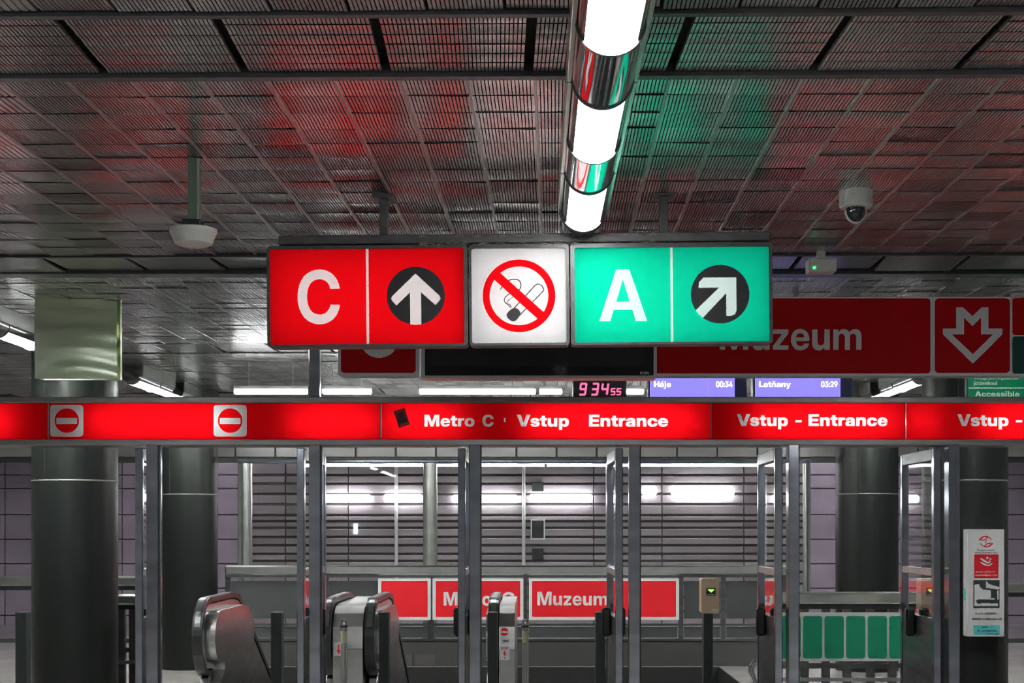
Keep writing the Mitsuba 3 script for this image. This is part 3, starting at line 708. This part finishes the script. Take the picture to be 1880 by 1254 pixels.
# ---------------------------------------------------------------- barrier posts, validator, thin poles
YG = 9.97
for i, (a, b) in enumerate(((28, 48), (497, 517), (695.5, 713.5), (895, 913), (1093.5, 1111), (1292, 1309), (1695, 1712))):
    k = thing('barrier_post', 'dark square barrier post ' + ('left of the big dark column', 'between the stray handrail end and the second door', 'beside the blank red sign on the railing', 'in front of the escalator stop button', 'in front of the red Muzeum sign', 'that carries the golden ticket validator', 'behind the door by the white donation box')[i], 'post', 'dark barrier posts of the ticket line')
    add(k, 'post', bx(X(a, YG), X(b, YG), YG, YG + .10, 0, Z(1125, YG), .003), 'mat_post')
    if i < 5: add(k, 'cap', bx(X(a, YG) - .0015, X(b, YG) + .0015, YG - .0015, YG + .1015, Z(1126.5, YG), Z(1124.5, YG) ), 'mat_trim_dark')
for dx, lb in ((0, 'golden ticket validator with a lit green triangle in the open between two doors'), (403, 'golden ticket validator half hidden behind the door by the white donation box')):
    k = thing('ticket_validator', lb, 'ticket validator', 'golden ticket validators')
    vo = rr(1287 + dx, 1062, 1320 + dx, 1126, 3.5)
    add(k, 'body', plate(design(vo, YG), YG - .02, .13), 'mat_gold')
    add(k, 'window', plate(design(rr(1296 + dx, 1079, 1313 + dx, 1093.5, 1.5), YG), YG - .022, .003), 'mat_black_print')
    add(k, 'green_arrow', sheet(design(affinity.translate(Polygon([(1299, 1081.5), (1310.5, 1081.5), (1310.5, 1083), (1305, 1088), (1299, 1083)]), dx, 0), YG), YG - .0235), 'mat_black_print', emitter=emit(1.2, (.45, 1, .12)))
    add(k, 'slot', plate(design(sbox(1298 + dx, 1091, 1311 + dx, 1092), YG), YG - .023, .002), 'mat_white_paint')
    add(k, 'screw', cyl(.004, (X(1304 + dx, YG), YG - .022, Z(1066, YG)), (X(1304 + dx, YG), YG - .018, Z(1066, YG)), 12), 'mat_black_print')
    add(k, 'badge', plate(design(rr(1306 + dx, 1117.5, 1317 + dx, 1122, 1), YG), YG - .0215, .003), 'mat_dull_white')

for i, px in enumerate((631.5, 964.5)):
    yq = 10.7
    k = thing('slim_pole', 'slim steel pole with a pale tape band ' + ('before the left pair of handrails', 'right of the escalator stop button')[i], 'pole', 'slim steel poles before the escalators')
    x = X(px, yq)
    add(k, 'shaft', cyl(.024, (x, yq, 0), (x, yq, Z(1180, yq)), 24), 'mat_rail', 40)
    add(k, 'tape_band', cyl(.0245, (x, yq, Z(1180, yq)), (x, yq, Z(1158, yq)), 24), 'mat_tape', 40)
    add(k, 'reflector', lathe([(0, Z(1158, yq)), (.026, Z(1158, yq)), (.028, Z(1152, yq)), (.027, Z(1143, yq)), (.018, Z(1137, yq)), (0, Z(1136, yq))], x, yq, 24), 'mat_chrome', 40)
    add(k, 'band_mark', cyl(.0285, (x, yq, Z(1151.5, yq)), (x, yq, Z(1148.5, yq)), 24), 'mat_rubber', 40)

# ---------------------------------------------------------------- escalators
def newel_path(R=.30, zt=1.0, y0=11.42):
    yc = y0 + R; zc = zt - R
    pts = [(yc + .1, zc - R), (yc, zc - R)] + [(yc + R * math.cos(t), zc + R * math.sin(t)) for t in np.linspace(1.5 * math.pi, .5 * math.pi, 20)]
    pts += [(yc + .9, zt), (yc + 1.15, zt - .03), (16.2, zt - .03 - (16.2 - yc - 1.15) * .57)]
    return pts
def balustrade(x, label, skirt, w=.08):
    k = thing('escalator_balustrade', label, 'escalator', 'escalator balustrades')
    ln = LineString(newel_path())
    hr = ln.buffer(.022)
    add(k, 'handrail', side_plate(hr, x - w / 2, x + w / 2), 'mat_rubber', 35, label='black rubber handrail')
    add(k, 'handrail_sheen', side_plate(ln.buffer(.026).difference(ln.buffer(.020)).intersection(sbox(11, .80, 20, 1.1)), x - w * .28, x + w * .28), 'mat_steel_dark', 35)
    p = newel_path(R=.265, zt=.965, y0=11.455)
    inner = Polygon(p + [(16.2, -2.4), (13.2, -1.2), (12.35, -.4), (12.35, 0), (11.62, 0), (11.60, .2), (11.66, .36)]).buffer(0)
    add(k, 'panel', side_plate(inner, x - .03, x + .03), 'mat_escalator', 35)
    bulge = inner.buffer(-.05).intersection(sbox(11, .0, 13.1, 1))
    add(k, 'skirt', side_plate(bulge, x - skirt if skirt > 0 else x, x + .0 if skirt > 0 else x - skirt), 'mat_escalator', 35)
    return k
balustrade(X(361, 11.4), 'escalator handrail end standing alone before the far grey column', -.125)
b1 = balustrade(X(598, 11.4), 'left handrail of the pair with a steel hood between them', .055)
b2 = balustrade(X(678, 11.4), 'right handrail of the pair beside the dark barrier post', -.075)
k = thing('escalator_hood', 'rounded steel hood between the two escalator handrails', 'hood')
xa, xb = X(611, 11.45), X(666, 11.45)
hood = Polygon([(11.50, .0), (11.46, .3), (11.44, .62), (11.46, .80), (11.52, .90), (11.62, .955), (11.8, .97), (13.0, .97), (13.0, 0)])
add(k, 'body', side_plate(hood.buffer(-.03).buffer(.03), xa, xb), 'mat_escalator', 30)
add(k, 'seam', bx(xa - .001, xb + .001, 11.437, 11.448, .618, .622), 'mat_trim_dark')
ys_ = 11.432
add(k, 'label', plate(design(rr(613, 1179, 629, 1204, 2), ys_), ys_, .03), 'mat_white_paint', label='white label with a red down arrow')
add(k, 'label_arrow', plate(design(union_all([sbox(620.6, 1183, 623, 1196), Polygon([(618, 1194), (625.6, 1194), (621.8, 1202)])]), ys_), ys_ - .001, .002), 'mat_red_sign')
b3 = balustrade(X(905, 11.4), 'escalator handrail end behind the dark post with the stop button hood', .06)
k = thing('escalator_hood', 'narrow steel hood with a red stop button beside the handrail', 'hood')
xa, xb = X(916, 11.45), X(945, 11.45)
add(k, 'body', side_plate(hood.buffer(-.03).buffer(.03), xa, xb), 'mat_escalator', 30)
sb = cyl(.030, (X(926, ys_), ys_ + .02, Z(1160, ys_)), (X(926, ys_), ys_ - .012, Z(1160, ys_)), 24)
add(k, 'stop_button', sb, 'mat_red_sign', 35, label='red stop button')
add(k, 'stop_button_print', plate(design(rr(919, 1158.7, 933, 1161.5, 1), ys_), ys_ - .0135, .002), 'mat_dull_white')
add(k, 'name_plate', plate(design(rr(921, 1173, 936, 1180.5, 2), ys_), ys_ - .004, .03), 'mat_dull_white')
add(k, 'name_plate_print', plate(design(rr(923.5, 1175.3, 933.5, 1178.2, 1), ys_), ys_ - .0052, .002), 'mat_steel_dark')
add(k, 'label', plate(design(rr(917.5, 1187, 935.5, 1212, 2), ys_), ys_, .03), 'mat_white_paint', label='white label reading STOP with a red arrow')
add(k, 'label_print', plate(design(union_all([glyphs('STOP', 4.2, 920, 1192.6, 13, 750), sbox(925.2, 1195, 927.8, 1203), Polygon([(922.7, 1199.5), (930.3, 1199.5), (926.5, 1204.5)]), Point(926.5, 1208).buffer(1.4)]), ys_), ys_ - .001, .002), 'mat_red_sign')
# stair of steps going down in the two lanes
for lane, (a, b, nm) in enumerate(((X(362, 11.4) + .13, X(598, 11.4) - .07, 'left lane between the handrails'), (X(678, 11.4) + .09, X(905, 11.4) - .07, 'right lane beside the stop button hood'))):
    k = thing('escalator_steps', 'dark escalator steps going down in the ' + nm, 'escalator steps')
    add(k, 'comb_plate', bx(a, b, 11.75, 12.5, .001, .012), 'mat_steel_dark')
    for s in range(9):
        add(k, 'step', bx(a, b, 12.5 + .4 * s, 12.9 + .4 * s, -.30 - .22 * max(s - 1, 0), -.02 - .22 * max(s - 1, 0), .004), 'mat_pit')

# ---------------------------------------------------------------- railing around the shaft
YR = 16.45
k = thing('shaft_railing', 'long stainless railing behind the escalators with red signs on it', 'railing')
add(k, 'handrail', bx(X(414, YR), X(1446, YR), YR - .05, YR + .06, Z(1056, YR), Z(1038, YR), .018), 'mat_rail', 35)
add(k, 'underside', bx(X(414, YR), X(1446, YR), YR - .03, YR + .04, Z(1060, YR), Z(1056, YR)), 'mat_trim_dark')
for a in (418, 598, 792, 964, 1250, 1328, 1440):
    add(k, 'upright', bx(X(a - 4.5, YR), X(a + 4.5, YR), YR + .0, YR + .05, Z(1172.4, YR), Z(1058, YR), .004), 'mat_steel_dark')
ups = (418, 598, 792, 964, 1250, 1328, 1440)
for a, b in zip(ups[:-1], ups[1:]):
    add(k, 'infill', bx(X(a + 6, YR), X(b - 6, YR), YR + .02, YR + .032, Z(1136, YR), Z(1067, YR)), 'mat_barrier_glass')
for a, b in zip(ups[:-1], ups[1:]):
    add(k, 'lower_infill', bx(X(a + 6, YR), X(b - 6, YR), YR + .02, YR + .032, Z(1171, YR), Z(1151, YR)), 'mat_barrier_glass')
add(k, 'lower_rail', bx(X(414, YR), X(1446, YR), YR - .005, YR + .03, Z(1149, YR), Z(1145, YR)), 'mat_steel_dark')
k = thing('shaft_plinth', 'dark grey plinth wall under the long stainless railing', 'plinth')
add(k, 'wall', bx(X(416, YR), X(1446, YR), YR - .06, YR + .02, 0, Z(1176, YR), .004), 'mat_plinth')
add(k, 'coping', bx(X(414, YR), X(1446, YR), YR - .075, YR + .05, Z(1176, YR), Z(1172.5, YR)), 'mat_steel_dark')
for a, b in ((717, 758), (763, 800)):
    add(k, 'hatch', bx(X(a, YR), X(b, YR), YR - .07, YR - .055,   .005, Z(1201, YR)), 'mat_plinth_hatch')
def rail_sign(px0, px1, label, text=()):
    k = thing('railing_sign', label, 'sign', 'red signs on the long railing')
    y = YR - .05
    add(k, 'board', plate(design(rr(px0, 1062, px1, 1138.5, 1.5), y), y, .04), 'mat_white_bright')
    add(k, 'red_field', plate(design(rr(px0 + 6, 1067, px1 - 6, 1132.5, 1.5), y), y - .004, .006), 'mat_red_sign')
    for g in text: add(k, 'lettering', plate(design(g, y), y - .007, .005), 'mat_white_bright')
rail_sign(694, 791, 'blank red sign with a white border on the railing')
rail_sign(794, 961, 'red sign reading Metro C on the railing behind a door post', (glyphs('Metro', 25, 813, 1112, 90, 780), sbox(911.5, 1099, 915, 1108), glyphs('C', 25, 921, 1112, 25, 780)))
rail_sign(971, 1247, 'long red sign reading Muzeum on the railing', (glyphs('Muzeum', 25, 985, 1111.5, 132, 780),))

# side railings
def side_railing(x0, x1, y, zt, label, ups, low=True):
    k = thing('side_railing', label, 'railing')
    add(k, 'handrail', bx(x0, x1, y - .05, y + .05, zt - .09, zt, .016), 'mat_rail', 35)
    add(k, 'underside', bx(x0, x1, y - .03, y + .03, zt - .13, zt - .09), 'mat_rubber')
    for x in ups: add(k, 'upright', bx(x - .03, x + .03, y - .02, y + .03, 0, zt - .12, .004), 'mat_steel_dark')
    add(k, 'lower_rail', bx(x0, x1, y - .02, y + .02, .52, .56), 'mat_steel_dark')
    add(k, 'foot_rail', bx(x0, x1, y - .03, y + .03, .42 if low else .1, .45 if low else .14), 'mat_rail', 35)
    return k
YQ = 10.9
side_railing(X(1392, YQ), X(1697, YQ), YQ, Z(1087, YQ), 'dark steel railing that carries the board of green fields', [X(a, YQ) for a in (1400, 1477, 1516, 1555, 1598, 1638, 1678)])
k = thing('green_board', 'white board with a row of rounded green fields on the railing', 'board')
yg = YQ - .06
add(k, 'board', plate(design(rr(1393, 1124.5, 1700, 1214, 2), yg), yg, .03), 'mat_white_paint')
for c in range(8):
    a = 1397 + c * 39.6 - 1.8
    add(k, 'green_field', plate(design(rr(a, 1131, min(a + 35, 1698), 1209, 5), yg), yg - .003, .004), 'mat_green_sign')
YT = 12.3
side_railing(X(120, YT), X(262, YT), YT, Z(1091, YT), 'short steel railing between the big column and the first door', [X(a, YT) for a in (140, 224, 244)])
YL = 13.3
side_railing(-5.6, X(262, YL), YL, Z(1058, YL), 'steel railing behind the big dark column', [X(a, YL) for a in (-60, 100, 180, 258)], False)
side_railing(X(1720, YL), 5.6, YL, Z(1070, YL), 'steel railing behind the column with the donation box', [X(a, YL) for a in (1740, 1800, 1905)], False)
k = thing('chrome_gate_arm', 'bent chrome gate arm low beside the green board', 'gate arm')
ya = 10.6
pts = [(1386, 1254), (1381, 1240), (1380, 1225), (1386, 1217), (1398, 1221), (1412, 1222)]
sp = spline(pts, 22)
ms = []
for (a, b) in zip(sp[:-1], sp[1:]):
    p, q2 = W(*a, ya), W(*b, ya); ms.append(cyl(.022, (p[0], ya, p[1]), (q2[0], ya, q2[1]), 14)); ms.append(trimesh.creation.icosphere(1, .022).apply_translation([q2[0], ya, q2[1]]))
add(k, 'arm', cat(ms), 'mat_chrome', 40)
add(k, 'foot', cyl(.03, (W(1386, 1254, ya)[0], ya, 0), (W(1386, 1254, ya)[0], ya, Z(1252, ya)), 20), 'mat_chrome', 40)

# ---------------------------------------------------------------- glass screen and far wall
YO = 17.1
k = thing('glass_screen', 'stainless framed glass screen standing behind the long railing', 'glass screen')
zt = Z(851, YO)
up_px = ((437, 463), (777, 803), (1112, 1130), (1474, 1488))
for a, b in up_px:
    add(k, 'upright', cyl((X(b, YO) - X(a, YO)) / 2, ((X(a, YO) + X(b, YO)) / 2, YO, 0), ((X(a, YO) + X(b, YO)) / 2, YO, zt), 28), 'mat_rail', 40)
add(k, 'top_rail', bx(X(437, YO), X(1488, YO), YO - .05, YO + .05, zt, zt + .05, .012), 'mat_steel', 35)
for (a, b), (c, d) in zip(up_px[:-1], up_px[1:]):
    add(k, 'pane', sheet(sbox(X(b, YO), .05, X(c, YO), zt), YO), 'glass')

YFa = 19.1
fz0, fz1 = Z(841, YFa), CEIL + .05
k = structure('trim_3', 'pale fascia of square panels below the far end of the ceiling')
add(k, 'backing', bx(-8.5, 8.5, YFa + .03, YFa + .1, fz0 - .02, fz1), 'mat_trim_dark')
for c in range(-16, 16):
    a = 985 - 37 + c * 73.8
    add(k, 'panel', bx(X(a, YFa) + .012, X(a + 73.8, YFa) - .012, YFa + .004 * (c % 3), YFa + .03, fz0 + .015, fz1, .004), 'mat_fascia')
add(k, 'lower_trim', bx(-8.5, 8.5, YFa - .03, YFa + .1, fz0 - .06, fz0 - .005), 'mat_trim_dark')
for i, (a, b) in enumerate(((590, 1000), (1004, 1408))):
    k = thing('batten_lamp', 'long thin batten lamp under the pale fascia ' + ('before the lone vertical pipe', 'before the three wall boxes')[i], 'lamp', 'lamps under the fascia')
    yy = YFa - .01; zc = fz0 - .085
    add(k, 'tube', bx(X(a, yy), X(b, yy), yy - .03, yy + .05, zc - .03, zc + .012, .012), 'mat_lamp_glow', 30, emitter=emit(HALL * .10, (1, 1, .98)))
    add(k, 'base', bx(X(a, yy), X(b, yy), yy - .02, yy + .04, zc + .012, fz0 - .06), 'mat_white_paint')

wf = structure('wall_far', 'far wall of the escalator hall clad with greyish violet slats')
add(wf, 'backing', bx(XL, XR, YF, YF + .2, -4, 3.4), 'mat_wall_gap')
rows = [845, 872, 888, 907, 926, 946, 957, 969, 986, 1001, 1017, 1030, 1050, 1072, 1096, 1122, 1150, 1180, 1215, 1255, 1300]
cols = [X(p, YF) for p in (440, 525, 640, 728, 850, 963, 1090, 1215, 1365, 1480)]
ys0 = YF - .035
for r, (a, b) in enumerate(zip(rows[:-1], rows[1:])):
    z1, z0 = Z(a + 2.2, ys0), Z(b - 2.2, ys0)
    for c, (x0, x1) in enumerate(zip(cols[:-1], cols[1:])):
        dp = .014 * ((r * 7 + c * 3) % 3)
        add(wf, 'slat', bx(x0 + .008, x1 - .008, ys0 - dp, YF - .001, z0, z1, .006), f'mat_slat_{(r * 5 + c * 2) % 3}')
rows2 = [830, 872, 897, 945, 990, 1035, 1080, 1130, 1180, 1240, 1300]
xs2 = np.concatenate([np.linspace(X(-420, YF), X(440, YF), 9), [np.nan], np.linspace(X(1480, YF), X(2250, YF), 8)])
for a, b in zip(rows2[:-1], rows2[1:]):
    for x0, x1 in zip(xs2[:-1], xs2[1:]):
        if np.isfinite(x0) and np.isfinite(x1):
            add(wf, 'panel', bx(x0 + .008, x1 - .008, ys0, YF - .001, Z(b - 1, ys0), Z(a + 1, ys0), .006), 'mat_purple_wall')

for i, (a, b, y) in enumerate(((595, 681, 915), (705, 776, 914), (830, 951, 916), (972, 1088, 914), (1178, 1206, 902), (1232, 1348, 903))):
    k = thing('wall_lamp', 'soft white bar lamp on the slatted far wall ' + ('left of the first pipe', 'just right of the first pipe', 'seen right of the third door post', 'beside the dark wall boxes', 'short, beside the fourth door post', 'highest and longest, above the ticket validator')[i], 'lamp', 'bar lamps on the slatted far wall')
    yy = YF - .16; zc = Z(y, yy)
    add(k, 'tube', bx(X(a, yy), X(b, yy), yy - .05, yy + .05, zc - .065, zc + .065, .03), 'mat_lamp_glow', 35, emitter=emit(HALL * .06, (1, .99, 1)))
    add(k, 'bracket', bx(X((a + b) / 2 - 3, yy), X((a + b) / 2 + 3, yy), yy + .05, YF - .02, zc - .03, zc + .03), 'mat_white_paint')
for i, px in enumerate((727.5, 961.5)):
    k = thing('wall_pipe', 'thin pale vertical pipe on the slatted far wall ' + ('between two bar lamps', 'left of the dark wall boxes')[i], 'pipe', 'vertical pipes on the slatted wall')
    yy = YF - .08
    add(k, None, cyl(.028, (X(px, yy), yy, Z(1300, yy)), (X(px, yy), yy, 3.22), 16), 'mat_white_paint', 40)
for i, (y0, y1) in enumerate(((886, 902), (956, 988), (1006, 1028))):
    k = thing('wall_box', ('small top dark box', 'middle square dark box with a pale frame', 'low dark box')[i] + ' on the slatted wall beside the right pipe', 'box', 'dark boxes on the slatted wall')
    yy = YF - .09
    add(k, 'box', bx(X(977, yy), X(998, yy), yy, YF - .03, Z(y1, yy), Z(y0, yy), .006), 'mat_screen_black')
    if i == 1: add(k, 'frame', plate(design(rr(974, 953, 1001, 991, 1).difference(rr(977, 956, 998, 988, 1)), yy), yy - .004, .05), 'mat_dull_white')

for i, (a, b) in enumerate(((-6.6, -4.6), (3.6, 6.4))):  # hidden battens, added to brighten the sides of the far wall
    k = thing('batten_lamp', 'added batten lamp hidden from view that brightens the far wall sides', 'lamp', 'added lamps outside the view')
    add(k, 'tube', bx(a, b, 21.0, 21.14, 3.05, 3.13, .012), 'mat_lamp_glow', 30, emitter=emit(HALL * .24, (1, .96, 1)))
    add(k, 'base', bx(a, b, 21.02, 21.12, 3.13, CEIL + .055), 'mat_white_paint')

k = thing('wall_light', 'tiny bright upright lamp on the slatted wall below the first bar lamp', 'lamp')
yy = YF - .08
add(k, 'glow', bx(X(649, yy), X(656.5, yy), yy - .02, yy + .02, Z(981, yy), Z(961, yy), .012), 'mat_lamp_glow', 30, emitter=emit(2.5, (.80, .97, 1.0)))
add(k, 'holder', bx(X(651, yy), X(654, yy), yy + .02, YF - .02, Z(973, yy), Z(969, yy)), 'mat_white_paint')

# grey dust threads caught on the top of the hanging signs
fib = []
r_ = np.random.default_rng(3)
for q in range(170):
    px = float(np.clip(r_.normal(980, 130), 770, 1195)); w = r_.uniform(4, 16); h = r_.uniform(1, 6)
    y0 = YS - .012 - r_.uniform(0, .012); base = 450.5 - r_.uniform(0, 4) if q % 3 else 434
    p = [W(px + w * t + r_.normal(0, .6), base - h * math.sin(math.pi * t) + r_.normal(0, .6), y0) for t in np.linspace(0, 1, 5)]
    for (a, b) in zip(p[:-1], p[1:]):
        fib.append(cyl(.00055, (a[0], y0, a[1]), (b[0], y0, b[1]), 4))
XF[0] = ROLL
k = thing('dust_threads', 'grey dust threads and cobweb along the top of the hanging signs', 'dust', kind='stuff')
principled('mat_dust', (.42, .41, .38), .8)
add(k, None, cat(fib), 'mat_dust')
XF[0] = None
